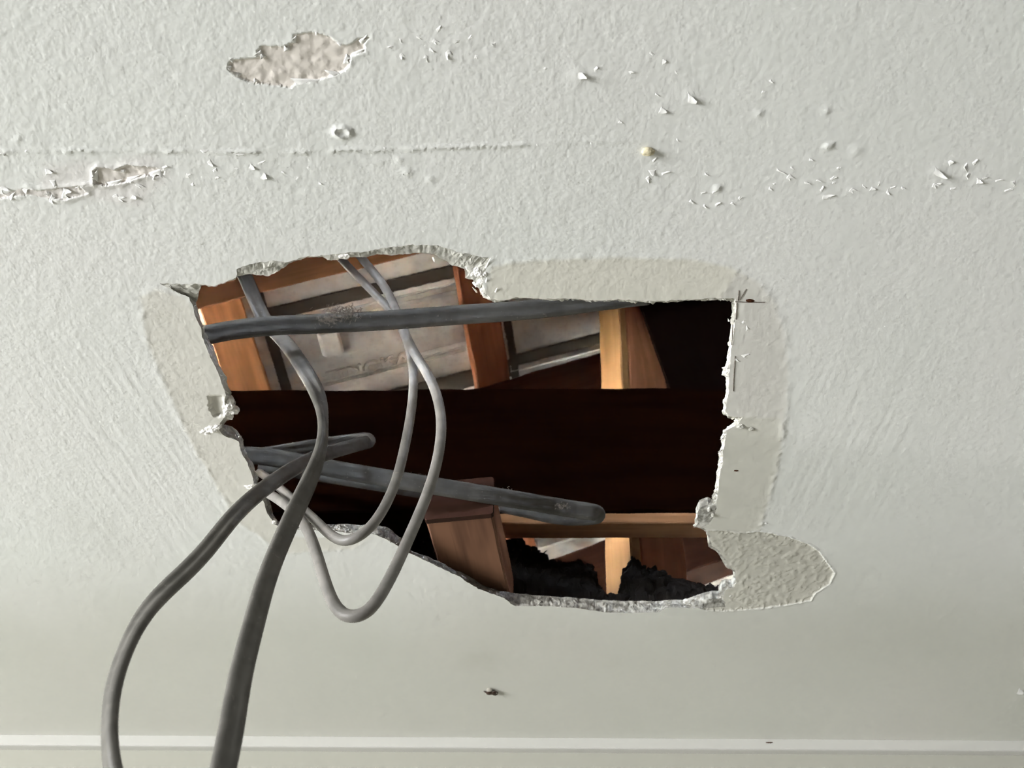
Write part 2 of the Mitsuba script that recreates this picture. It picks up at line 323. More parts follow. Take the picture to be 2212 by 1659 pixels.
def relief(q):
    """How far the painted face stands below the ceiling plane, in metres, and its colour, at the points q (n, 2)."""
    near = sstep(0.78, 0.46, q[:, 1]) * (1 - 0.4 * sstep(-0.02, 0.22, q[:, 0]))            # rolled part; the strip next to the wall is smoother
    h = n2(q, 300, 20, 0.00016, 2) * (0.2 + 0.8 * near) + n2(q, 110, 21, 0.00010, 1) * (0.2 + 0.8 * near) + n2(q, 9, 22, 0.0004, 1)
    # brush strokes beside the hole
    a, b = px_poly([(98, 548)])[0], px_poly([(376, 987)])[0]
    d = (b - a) / np.linalg.norm(b - a)
    along, across = q @ d, q @ np.array([-d[1], d[0]])
    m = sstep(0.10, 0.0, np.abs(q[:, 0] + 0.30) - 0.02) * sstep(0.16, 0.06, np.abs(q[:, 1] - 0.46) - 0.0)
    st = meshkit.fbm(np.column_stack([along * 22, across * 420, along * 0]), 3, 30) - 0.5
    h = h * (1 - 0.45 * m) + m * st * 0.00032
    m2 = sstep(0.07, 0.0, np.abs(q[:, 0] - 0.265) - 0.02) * sstep(0.14, 0.05, np.abs(q[:, 1] - 0.45))
    st2 = meshkit.fbm(np.column_stack([q[:, 0] * 300 + q[:, 1] * 40, q[:, 1] * 18, q[:, 0] * 0]), 3, 31) - 0.5
    h = h * (1 - 0.4 * m2) + m2 * st2 * 0.00028
    # the joint between two boards: a small step with a broken ridge
    yj = np.interp(q[:, 0], joint_pts[:, 0], joint_pts[:, 1]) + n2(np.column_stack([q[:, 0], q[:, 0] * 0]), 60, 40, 0.0012) + n2(np.column_stack([q[:, 0], q[:, 0] * 0]), 300, 41, 0.0006)
    left = sstep(0.10, -0.02, q[:, 0])
    dj = q[:, 1] - yj
    h *= 1 - 0.40 * np.exp(-((dj + 0.008) / 0.035) ** 2) * sstep(-0.15, 0.05, q[:, 0])
    h += 0.0001 * sstep(0.0008, -0.0008, dj) * (0.25 + left) + 0.0009 * np.exp(-(dj / 0.0008) ** 2) * (0.10 + left) * sstep(0.28, 0.60, meshkit.fbm(np.column_stack([q[:, 0] * 60, q[:, 0] * 0, q[:, 0] * 0]), 3, 43))
    # colour
    base = np.array([0.775, 0.785, 0.755])
    col = np.tile(base, (len(q), 1)) * (1 + n2(q, 14, 50, 0.03)[:, None])
    tint = n2(q, 7, 51, 1.0)
    col *= 1 + np.column_stack([0.012 * tint, -0.008 * tint, 0.004 * tint])
    col *= 1 + n2(q, 260, 53, 0.015, 2)[:, None]  # speckle in the colour for the shading of the stipple
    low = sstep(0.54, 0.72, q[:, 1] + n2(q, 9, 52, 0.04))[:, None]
    col *= 1 - low * np.array([0.215, 0.225, 0.265])  # yellower coat, with the fall-off of light painted in

    def lay(mask, c, grain=0.05, f=150, seed=60):
        g = 1 + n2(q, f, seed, grain)[:, None]
        return col * (1 - mask[:, None]) + mask[:, None] * np.array(c) * g

    for R, c, k in ((R_left, (0.70, 0.685, 0.62), 0.8), (R_top, (0.705, 0.69, 0.61), 0.9), (R_right, (0.665, 0.655, 0.61), 0.95), (R_low, (0.655, 0.65, 0.585), 0.9)):
        s = R.sdf(q)
        col = lay(k * sstep(0.0022, -0.0022, s), c)
        h = h * (1 - 0.15 * sstep(0.001, -0.001, s)) + 0.0004 * np.exp(-(s / 0.0024) ** 2) * (0.4 + n2(q, 240, 61, 1.6))
    s = R_pink.sdf(q)
    col = lay(0.55 * sstep(0.006, -0.003, s), (0.745, 0.715, 0.69))
    for R, c, dep in ((R_peel, (0.735, 0.69, 0.63), 0.0010), (R_peel2, (0.74, 0.70, 0.65), 0.0009), (R_peel3, (0.72, 0.69, 0.655), 0.0004)):
        s = R.sdf(q)
        m = sstep(0.0005, -0.0004, s)
        col = lay(m, c, 0.10, 260)
        h = h * (1 - 0.2 * m) - dep * m + n2(q, 260, 62, 0.0008, 2) * m + 0.0008 * sstep(0.004, 0.0, s) * (1 - m) * sstep(0.35, 0.75, meshkit.noise(np.column_stack([q * 70, q[:, :1] * 0]), 63))
    s = R_torn.sdf(q)
    m = sstep(0.0005, -0.0004, s)
    col = lay(m, (0.575, 0.565, 0.50), 0.10, 190, 64)
    fib = np.abs(n2(q, 150, 65, 1.0, 3))
    h = h * (1 - m) + m * (-0.0008 + 0.00045 * np.exp(-(fib / 0.07) ** 2) + n2(q, 330, 66, 0.00022, 2)) + 0.0006 * np.exp(-((s - 0.0006) / 0.0013) ** 2) * (0.5 + n2(q, 260, 67, 1.2))
    s = R_flap.sdf(q)
    m = sstep(0.0004, -0.0004, s)
    col = lay(m, (0.58, 0.565, 0.51), 0.08)
    h = h * (1 - m) - 0.0026 * m * sstep(-0.010, 0.006, (q[:, 0] - on_z(484, 880)[0]) * -1)
    # stains
    for x, y, r, k in ((1040, 1425, 34, 0.10), (200, 1140, 60, 0.07), (1350, 1430, 26, 0.03), (350, 680, 14, 0.10), (415, 855, 12, 0.08), (730, 355, 26, 0.05), (590, 350, 30, 0.05)):
        col *= 1 - bumps_at(q, x, y, r, k)[:, None] * np.array([1, 1, 1.15]) * (0.7 + n2(q, 90, 68, 0.6)[:, None])
    # small lumps and a ring
    for x, y, r, k in ((1786, 316, 4, 0.0013), (1795, 315, 4, 0.0012), (1850, 326, 8, 0.0005), (1550, 407, 5, 0.0012), (1480, 1005, 3, 0.0), (40, 300, 4, 0.0006), (862, 345, 5, 0.0006), (880, 372, 6, 0.0006), (930, 387, 5, 0.0006), (1640, 245, 5, 0.0006), (1785, 240, 5, 0.0006)):
        h += bumps_at(q, x, y, r, k)
    for f_ in FL:
        h += bumps_at(q, f_[0] - 0.3 * f_[2] * math.cos(math.radians(f_[4])), f_[1] - 0.3 * f_[2] * math.sin(math.radians(f_[4])), 0.34 * min(f_[2], f_[3]) + 2, 0.00010 * f_[5])
    c = on_z(740, 286)[:2]
    k1 = np.linalg.norm(on_z(741, 286) - on_z(740, 286))
    rr = np.sqrt(((q[:, 0] - c[0]) / (19 * k1)) ** 2 + ((q[:, 1] - c[1]) / (12 * k1)) ** 2)
    h += 0.0015 * np.exp(-((rr - 0.85) / 0.28) ** 2)
    # towards the wall the colour is yellower and also carries painted light fall-off
    return h, np.clip(col, 0, 1)


XA, XB, YA, YB = -0.66, 0.66, 0.03, 0.905
wall_a, wall_b = on_z(0, 1587), on_z(2212, 1600)          # where the trim meets the ceiling
step = 0.00155
gx, gy = np.meshgrid(np.arange(XA, XB + 1e-9, step), np.arange(YA, YB, step))
pts = np.column_stack([gx.ravel(), gy.ravel()])
inner = (pts[:, 0] > XA + 1e-4) & (pts[:, 0] < XB - step) & (pts[:, 1] > YA + 1e-4) & (pts[:, 1] < YB - step)
pts[inner] += rng.uniform(-0.3, 0.3, (inner.sum(), 2)) * step
ring = cKDTree(P[:, :2])
d, _ = ring.query(pts)
pts = pts[(d > 0.0008) & ~(shapely.contains_xy(hole_paint, pts[:, 0], pts[:, 1]) & (d > 0.004))]
extra = []
for R in (R_torn, R_peel, R_peel2, R_peel3):              # denser where the paint breaks off
    lo, hi = R.ring.min(0) - 0.003, R.ring.max(0) + 0.003
    a, b = np.meshgrid(np.arange(lo[0], hi[0], 0.0007), np.arange(lo[1], hi[1], 0.0007))
    e = np.column_stack([a.ravel(), b.ravel()])
    e += rng.uniform(-0.25, 0.25, e.shape) * 0.0007
    extra.append(e[np.abs(R.sdf(e)) < 0.0030])
e = np.vstack(extra)
d, _ = ring.query(e)
e = e[(d > 0.0007) & ~shapely.contains_xy(hole_paint, e[:, 0], e[:, 1]) & (np.abs(e[:, 0]) < 0.655)]
pts = np.vstack([P[:, :2], pts, e])
tri = Delaunay(pts).simplices
cen = pts[tri].mean(1)
tri = tri[~shapely.contains_xy(hole_paint, cen[:, 0], cen[:, 1])]
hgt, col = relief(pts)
edge_d = np.minimum.reduce([pts[:, 0] - XA, XB - pts[:, 0], pts[:, 1] - YA, YB - pts[:, 1]])
hgt *= sstep(0, 0.02, edge_d)
hgt[:len(P)] = np.where(R_torn.sdf(P) < 0, -0.0008, hgt[:len(P)])
v = np.column_stack([pts, ZC - hgt])
P[:, 2] = v[:len(P), 2]
c2 = np.cross(v[tri[:, 1]] - v[tri[:, 0]], v[tri[:, 2]] - v[tri[:, 0]])[:, 2]
tri = np.where((c2 > 0)[:, None], tri[:, ::-1], tri)
# the rest of the ceiling around, in a few large pieces
X0, X1, Y0, Y1 = -3.65, 2.0, -3.6, 1.2
outer = []
for x0, x1, y0, y1 in ((X0, XA, Y0, YB), (XB, X1, Y0, YB), (XA, XB, Y0, YA)):
    outer.append((x0, x1, y0, y1))
ov, of = [], []
k0 = len(v)
for x0, x1, y0, y1 in outer:
    nx, ny = max(2, int((x1 - x0) / 0.03)), max(2, int((y1 - y0) / 0.03))
    gx_, gy_ = np.meshgrid(np.linspace(x0, x1, nx), np.linspace(y0, y1, ny), indexing='ij')
    q0 = np.column_stack([gx_.ravel(), gy_.ravel()])
    a_ = (np.arange(nx - 1)[:, None] * ny + np.arange(ny - 1)[None]).ravel() + k0
    of += [np.stack([a_, a_ + 1, a_ + ny + 1], 1), np.stack([a_, a_ + ny + 1, a_ + ny], 1)]
    ov.append(q0)
    k0 += len(q0)
ov = np.vstack(ov)
ocol = relief(ov)[1]
v = np.vstack([v, np.column_stack([ov, np.full(len(ov), ZC)])])
col = np.vstack([col, ocol])
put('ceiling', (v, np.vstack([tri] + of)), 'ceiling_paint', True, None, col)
tag('ceiling', 'off-white painted plasterboard ceiling with a ragged hole and flaking paint', kind='structure')

# broken edge of the board
rows = 9
loft = []
for i in range(rows):
    t = i / (rows - 1)
    q = P * (1 - t) + O * t
    if 0 < i < rows - 1:
        wdt = np.clip(np.linalg.norm(P - O, axis=1), 0, 0.02)[:, None] / 0.012
        g = np.column_stack([meshkit.fbm(q * 260 + 5 * k, 3, 70 + k) - 0.5 for k in range(3)]) * 2
        g2 = np.column_stack([meshkit.noise(q * 620 + 5 * k, 90 + k) - 0.5 for k in range(3)]) * 2
        flat_ = np.where(O[:, 2:] < ZC + 0.004, 0.55, 1.0)
        q = q + (g * 0.0022 + g2 * 0.0006) * np.clip(wdt, 0.5, 1.3) * np.hstack([flat_ * 0 + 1, flat_ * 0 + 1, flat_])
        q[:, 2] = np.maximum(q[:, 2], ZC - 0.0015)
    loft.append(q)
back = O.copy()
back[:, 2] = ZC + TH
cen_ = O[:, :2].mean(0)
back[:, :2] += (O[:, :2] - cen_) / np.linalg.norm(O[:, :2] - cen_, axis=1, keepdims=True) * (ZC + TH - O[:, 2:]) * 0.15
loft.append(back)
rows += 1
m = len(P)
loft = np.vstack(loft)
i, j = np.meshgrid(np.arange(rows - 1), np.arange(m), indexing='ij')
a, b = i * m + j, i * m + (j + 1) % m
quads = np.stack([a, b, b + m, a + m], -1).reshape(-1, 4)
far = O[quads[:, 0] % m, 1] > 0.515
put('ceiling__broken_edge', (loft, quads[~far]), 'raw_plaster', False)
put('ceiling__broken_edge_001', (loft, quads[far]), 'darker_plaster', False)  # same broken edge, darker plaster colour on the far side
tag('ceiling__broken_edge_001', 'darker grey broken plaster along the lower side of the hole')
tag('ceiling__broken_edge', 'crumbly grey broken plaster edge around the hole')

# upper face of the board in the roof space
hole_top = shapely.Polygon(back[::3, :2]).buffer(0).simplify(0.0004)
if hole_top.geom_type != 'Polygon':
    hole_top = max(hole_top.geoms, key=lambda g: g.area)
top = shapely.box(X0, Y0, X1, 2.4).difference(hole_top)
tv, tf = trimesh.creation.triangulate_polygon(top, engine='earcut')
put('ceiling__board_back', (np.column_stack([tv, np.full(len(tv), ZC + TH)]), tf), 'board_back')


# ------------------------------------------------------------------ flakes of paint, crumbs, marks on the ceiling
def sheet(grid, thick, up=(0, 0, 1)):
    """A closed thin sheet over a (r, c, 3) grid of points."""
    r, c, _ = grid.shape
    a = grid.reshape(-1, 3)
    b = a + np.array(up) * thick
    f = []
    idx = lambda i, j: i * c + j
    for i in range(r - 1):
        for j in range(c - 1):
            q = [idx(i, j), idx(i, j + 1), idx(i + 1, j + 1), idx(i + 1, j)]
            f += [q, [x + r * c for x in q[::-1]]]
    loop = [idx(0, j) for j in range(c)] + [idx(i, c - 1) for i in range(1, r)] + [idx(r - 1, j) for j in range(c - 2, -1, -1)] + [idx(i, 0) for i in range(r - 2, 0, -1)]
    for k in range(len(loop)):
        p, q = loop[k], loop[(k + 1) % len(loop)]
        f.append([q, p, p + r * c, q + r * c])
    mm = trimesh.Trimesh(*(lambda v_, f_: (v_, np.vstack([f_[:, [0, 1, 2]], f_[:, [0, 2, 3]]])))(np.vstack([a, b]), np.array(f)), process=False)
    mm.fix_normals()
    return mm


def f_blister(lift):
    return lift * 1000


def flake(px, py, length, width, ang, lift, bsdf='paint'):
    """A tongue of paint, held along its rear edge, curling down towards its tip; pixels, and degrees in the picture plane (0 = right, 90 = down)."""
    c, s = math.cos(math.radians(ang)), math.sin(math.radians(ang))
    base = on_z(px - c * length * 0.6, py - s * length * 0.6)
    tip = on_z(px + c * length * 0.4, py + s * length * 0.4)
    side = on_z(px - s * width / 2, py + c * width / 2) - on_z(px + s * width / 2, py - c * width / 2)
    n_s, n_t = 9, 9
    g = np.zeros((n_s, n_t, 3))
    jag = rng.uniform(0.88, 1.08, n_t)
    lean = rng.uniform(-0.25, 0.25)
    horned, peak = rng.random() < 0.6, rng.uniform(-0.6, 0.6)
    for i in range(n_s):
        for j in range(n_t):
            s_, t_ = i / (n_s - 1), j / (n_t - 1) * 2 - 1
            env = (1.15 - 0.45 * s_) * 0.5
            edge = (0.45 + 0.55 * abs(t_ - peak * 0.5) ** 1.3) if horned else (1 - 0.5 * abs(t_ - peak) ** 1.2)
            reach = s_ * max(0.25, min(1.1, edge)) * jag[j]
            g[i, j] = base + (tip - base) * reach + side * (t_ * env + lean * s_)
            g[i, j, 2] = ZC + 0.0004 - 0.0007 * min(1, 4 * s_) * (1 - t_ ** 4) - 0.00006 * f_blister(lift) * (1 - s_) - lift * reach ** 2.4 * (1 - 0.2 * t_ * t_)
    k = nxt('ceiling__paint_flake')
    put(k, sheet(g, 0.00025), bsdf, 60)


for f_ in FL:
    ln_, wd_ = (f_[3], f_[2]) if 45 <= f_[4] <= 130 and f_[2] > 1.25 * f_[3] else (f_[2], f_[3])
    flake(f_[0], f_[1], ln_, wd_, f_[4], f_[5] * 0.62 / 1000)
print('flakes', len(FL))


def lump(radius, seed, sx=1, sy=1, sz=1, rough=0.45, sub=3):
    m_ = trimesh.creation.icosphere(subdivisions=sub, radius=1.0)
    v_ = np.array(m_.vertices)
    v_ = v_ * (1 + rough * 2 * (meshkit.fbm(v_ * 1.8 + seed * 3.1, 4, seed)[:, None] - 0.5))
    return trimesh.Trimesh(v_ * np.array([sx, sy, sz]) * radius, m_.faces, process=False)


def at(mesh, p):
    m_ = mesh.copy()
    m_.apply_translation(p)
    return m_


# crumbs of white plaster hanging on the edge, and small torn paper curls
for k, (x, y, r, ax, z) in enumerate([(494, 876, 4.5, 1.0, 0.003), (504, 886, 3.6, 1.1, 0.004), (490, 890, 3.0, 1, 0.003), (498, 864, 3.2, 0.8, 0.004), (497, 900, 2.4, 1, 0.004), (444, 931, 3.0, 1.6, 0.0015), (458, 926, 3.4, 1.5, 0.001), (470, 920, 2.6, 1.2, 0.001), (541, 1050, 3.2, 1.5, 0.001),
                                      (745, 550, 3.0, 1.6, 0.002), (520, 584, 2.2, 1.2, 0.004), (1034, 585, 4.2, 1.0, 0.002), (1022, 592, 3.4, 1.0, 0.003), (1040, 605, 3.0, 0.9, 0.002), (1030, 612, 2.6, 1, 0.003), (1046, 628, 2.6, 1, 0.002), (1048, 590, 2.4, 1, 0.001), (1512, 1104, 3.2, 0.9, 0.006), (1522, 1112, 3.8, 0.8, 0.004), (1514, 1122, 3.2, 1.0, 0.005),
                                      (1532, 1100, 3.2, 0.6, 0.001), (1540, 1112, 2.6, 0.6, 0.0), (1564, 1280, 4.0, 1.3, 0.004), (1482, 1297, 1.6, 1.6, 0.004), (1578, 1285, 2.6, 1.0, 0.002), (1506, 1134, 2.2, 1.8, 0.004), (1566, 932, 2.2, 1, 0.002), (1600, 921, 2.6, 1.6, 0.0), (1622, 926, 2.0, 1.6, 0.0), (630, 1123, 2.2, 1, 0.0), (592, 1126, 2.4, 1, 0.001)]):
    put(nxt('ceiling__plaster_crumb'), at(lump((0.8 if x > 1500 else 1) * r / 1000, 100 + k, ax, 1.0, 0.8, 0.6), on_z(x, y, ZC + z)), 'raw_plaster' if x > 1500 else 'crumb', False)


def rod(points, r, sides=6):
    from_ = np.array(points, float)
    return tube(from_, r, r, sides)


def tube(pts_, ra, rb, sides=24, face=None, cap=True, power=2.0, dip=0.0):
    """A swept section: half widths ra along the face direction's side and rb along its normal (arrays or numbers); face: unit vectors of the wide axis."""
    pts_ = np.asarray(pts_, float)
    n_ = len(pts_)
    t = np.gradient(pts_, axis=0)
    t /= np.linalg.norm(t, axis=1, keepdims=True)
    ra, rb = np.broadcast_to(ra, n_), np.broadcast_to(rb, n_)
    if face is None:
        a_ = np.cross(t, [0.13, 0.2, 0.97])
    else:
        a_ = face - t * (face * t).sum(1, keepdims=True)
    a_ /= np.linalg.norm(a_, axis=1, keepdims=True) + 1e-12
    b_ = np.cross(t, a_)
    th = np.arange(sides) * 2 * np.pi / sides
    c_, s_ = np.cos(th), np.sin(th)
    e_ = 2.0 / power
    c_, s_ = np.sign(c_) * np.abs(c_) ** e_, np.sign(s_) * np.abs(s_) ** e_
    s_ = s_ * (1 - dip * np.exp(-(c_ / 0.28) ** 2))
    ring_ = pts_[:, None] + ra[:, None, None] * c_[None, :, None] * a_[:, None] + rb[:, None, None] * s_[None, :, None] * b_[:, None]
    v_ = ring_.reshape(-1, 3)
    i_, j_ = np.meshgrid(np.arange(n_ - 1), np.arange(sides), indexing='ij')
    q_ = np.stack([i_ * sides + j_, i_ * sides + (j_ + 1) % sides, (i_ + 1) * sides + (j_ + 1) % sides, (i_ + 1) * sides + j_], -1).reshape(-1, 4)
    f_ = np.vstack([q_[:, [0, 1, 2]], q_[:, [0, 2, 3]]])
    if cap:
        k0 = len(v_)
        v_ = np.vstack([v_, pts_[:1], pts_[-1:]])
        j_ = np.arange(sides)
        f_ = np.vstack([f_, np.stack([(j_ + 1) % sides, j_, j_ * 0 + k0], 1), np.stack([(n_ - 1) * sides + j_, (n_ - 1) * sides + (j_ + 1) % sides, j_ * 0 + k0 + 1], 1)])
    return trimesh.Trimesh(v_, f_, process=False)


# torn paper fibres sticking out of the edge
fib = [((1036, 596), (1060, 557)), ((934, 556), (938, 566)), ((1566, 940), (1555, 950)), ((1562, 968), (1551, 976)), ((1560, 795), (1570, 790)), ((1064, 636), (1074, 622)), ((1505, 1110), (1502, 1122)), ((1508, 1131), (1498, 1139)), ((1030, 632), (1020, 620)), ((1045, 615), (1052, 600))]
for (x0, y0), (x1, y1) in fib:
    a, b = on_z(x0, y0, ZC + 0.002), on_z(x1, y1, ZC - 0.0015)
    put(nxt('ceiling__paper_fibre'), tube([a, (a + b) / 2 + [0.0006, 0, -0.0006], b], [0.0006, 0.0007, 0.0002], [0.0003, 0.0003, 0.0001], 6), 'crumb', True)

# pencil setting-out marks, rust round a nail
for line in ([(1588, 652), (1612, 653), (1652, 653.5)], [(1594, 649), (1595.5, 640), (1596.5, 628)], [(1595, 650), (1603, 640), (1612, 625)], [(1592, 655), (1590, 690)], [(1588, 770), (1586, 800), (1584, 845)], [(1583, 702), (1581, 745)]):
    pp = np.array([on_z(x, y, ZC - 0.0004) for x, y in line])
    put(nxt('ceiling__pencil_line'), tube(pp, 0.00032, 0.0003, 6, np.tile([1.0, 0.3, 0], (len(pp), 1))), 'pencil', True)
put('ceiling__rust_spot', at(lump(0.0015, 51, 1.7, 0.8, 0.5, 0.5), on_z(1620, 650, ZC - 0.0003)), 'rust', 30)
tag('ceiling__rust_spot', 'dark rusty nail spot beside the pencil marks')
put('ceiling__dark_speck', at(lump(0.0011, 52, 1.6, 0.5, 0.4, 0.4), on_z(1590, 1017, ZC - 0.0003)), 'rust', 30)
put('ceiling__yellow_lump', at(lump(0.0030, 53, 1.3, 0.9, 0.8, 0.3), on_z(1399, 328, ZC - 0.001)), 'yellow_lump', 40)
tag('ceiling__yellow_lump', 'small yellowish lump of filler')

# dead insect on the ceiling near the wall
ip = on_z(1060, 1497, ZC - 0.0018)
sx = np.linalg.norm(on_z(1061, 1497) - on_z(1060, 1497))
put('dead_insect__body', at(lump(1.0, 61, 7 * sx, 0.0026, 0.0016, 0.2), ip + [-3 * sx, 0, 0]), 'insect_brown', True)
put('dead_insect__abdomen', at(lump(1.0, 62, 6 * sx, 0.0022, 0.0014, 0.2), ip + [6 * sx, 0.0003, 0]), 'insect_brown', True)
loop_ = [ip + [9 * sx + 6 * sx * math.cos(t_), 0.0032 * math.sin(t_), -0.0003] for t_ in np.linspace(-2.6, 2.6, 16)]
put('dead_insect__leg', tube(loop_, 0.0006, 0.0006, 6), 'insect_brown', True)
put('dead_insect__leg_001', tube([ip + [-8 * sx, 0, 0], ip + [-12 * sx, -0.0006, 0.0008], ip + [-15 * sx, -0.0004, 0.0016]], 0.0006, 0.0006, 6), 'insect_brown', True)
put('dead_insect__wing', at(lump(1.0, 63, 5.5 * sx, 0.0035, 0.0006, 0.15), ip + [-3 * sx, -0.0045, 0.0004]), 'pale_wing', True)
tag('dead_insect', 'tiny dark brown dead insect stuck to the smooth ceiling near the trim', 'insect')


# ------------------------------------------------------------------ walls, trim, floor, window
def box_mesh(x0, x1, y0, y1, z0, z1, cuts=()):
    m_ = trimesh.creation.box(bounds=[[x0, y0, z0], [x1, y1, z1]])
    return m_


def frame_box(o, ex, ey, ez):
    """A box from corner o along three edge vectors."""
    o, ex, ey, ez = (np.asarray(k_, float) for k_ in (o, ex, ey, ez))
    v_ = np.array([o + a_ * ex + b_ * ey + c_ * ez for a_ in (0, 1) for b_ in (0, 1) for c_ in (0, 1)])
    m_ = trimesh.convex.convex_hull(v_)
    return m_


wdir = wall_b - wall_a
wdir /= np.linalg.norm(wdir)
wout = np.array([-wdir[1], wdir[0], 0])        # away from the camera
wmid = (wall_a + wall_b) / 2
t0 = wmid - 4.2 * wdir
# trim: a small strip under the ceiling, its lower edge rounded
prof = [(0, 0), (0, -0.0105), (0.0006, -0.0114), (0.0016, -0.0119), (0.004, -0.012), (0.012, -0.012), (0.012, 0.0)]
tv, tf = [], []
for s_ in (0, 6.8):
    for a_, b_ in prof:
        tv.append(t0 + wdir * s_ + wout * a_ + np.array([0, 0, b_]))
k_ = len(prof)
tf = [[i_, (i_ + 1) % k_, (i_ + 1) % k_ + k_, i_ + k_] for i_ in range(k_)]
put('trim_1', (np.array(tv), np.array(tf)), 'trim_paint', 40)
tag('trim_1', 'narrow cream trim strip between the ceiling and the wall', kind='structure')
put('trim_1__speck', at(lump(0.0022, 71, 1.8, 0.3, 0.3, 0.3), on_y(1662, 1604, (wmid + wdir * 0.28)[1] - 0.0003)), 'rust', True)
wo = t0 + wout * 0.0095
put('wall_front', frame_box(wo + [0, 0, -2.4], wdir * 6.8, wout * 0.05, [0, 0, 2.4]), 'wall_paint')
tag('wall_front', 'cream painted wall below the trim strip', kind='structure')
WX = -3.60
# left wall around the unseen window
wy0, wy1, wz0, wz1 = -2.20, -0.10, 0.95, 2.15
poly = shapely.box(-3.6, 0, 1.25, ZC).difference(shapely.box(wy0, wz0, wy1, wz1))
m_ = trimesh.creation.extrude_polygon(poly, 0.12, engine='earcut')
vv = np.array(m_.vertices)
put('wall_left', trimesh.Trimesh(np.column_stack([WX - vv[:, 2], vv[:, 0], vv[:, 1]]), m_.faces[:, ::-1], process=False), 'wall_paint')
tag('wall_left', 'cream wall with the window, left of the view', kind='structure')
bars = shapely.box(wy0, wz0, wy1, wz1).difference(shapely.unary_union([shapely.box(a_ + 0.05, b_ + 0.05, a_ + (wy1 - wy0 - 0.05) / 2, wz1 - 0.05) for a_ in (wy0, (wy0 + wy1 - 0.05) / 2) for b_ in (wz0,)]))
m_ = trimesh.creation.extrude_polygon(bars, 0.05, engine='earcut')
vv = np.array(m_.vertices)
put('window_1', trimesh.Trimesh(np.column_stack([WX - 0.03 - vv[:, 2], vv[:, 0], vv[:, 1]]), m_.faces[:, ::-1], process=False), 'trim_paint')
tag('window_1', 'white two-light window with added emitting panes, unseen, left of the view', kind='structure')
for i_, a_ in enumerate((wy0, (wy0 + wy1 - 0.05) / 2)):          # made-up emitting panes, in place of daylight through an open window
    b_ = a_ + (wy1 - wy0 + 0.05) / 2
    glow_pane = np.array([(WX - 0.055, a_ + 0.05, wz0 + 0.05), (WX - 0.055, b_ - 0.05, wz0 + 0.05), (WX - 0.055, b_ - 0.05, wz1 - 0.05), (WX - 0.055, a_ + 0.05, wz1 - 0.05)])
    put(num('window_1__glow_pane', i_), (glow_pane, np.array([[0, 1, 2], [0, 2, 3]])), 'pane_base', emitter={'type': 'area', 'radiance': {'type': 'rgb', 'value': list(PANE_GLOW)}})
put('wall_right', box_mesh(2.0, 2.1, -3.6, 1.25, 0, ZC), 'dim_wall_paint')
tag('wall_right', 'wall right of the view', kind='structure')
put('wall_back', box_mesh(WX - 0.12, 2.1, -3.7, -3.6, 0, ZC), 'dim_wall_paint')
tag('wall_back', 'wall behind the camera', kind='structure')
put('floor', box_mesh(WX - 0.12, 2.1, -3.7, 1.25, -0.05, 0), 'floor_boards')
tag('floor', 'dark timber floor below', kind='structure')


# ------------------------------------------------------------------ roof space
RL = 1.25
RS = RL / 1.2          # the roof was surveyed at 1.2 m
RU = np.array([0.93407619, -0.07290742, 0.34955139])
RV = np.array([0.1327142, 0.97969187, -0.15030229])
RN = np.array([-0.3314945, 0.18678423, 0.9247827])
RO = CAM + RL * ray(800, 690)


def roof(u_, v_, off=0.0):
    return RO + RS * (u_ * RU + v_ * RV + off * RN)


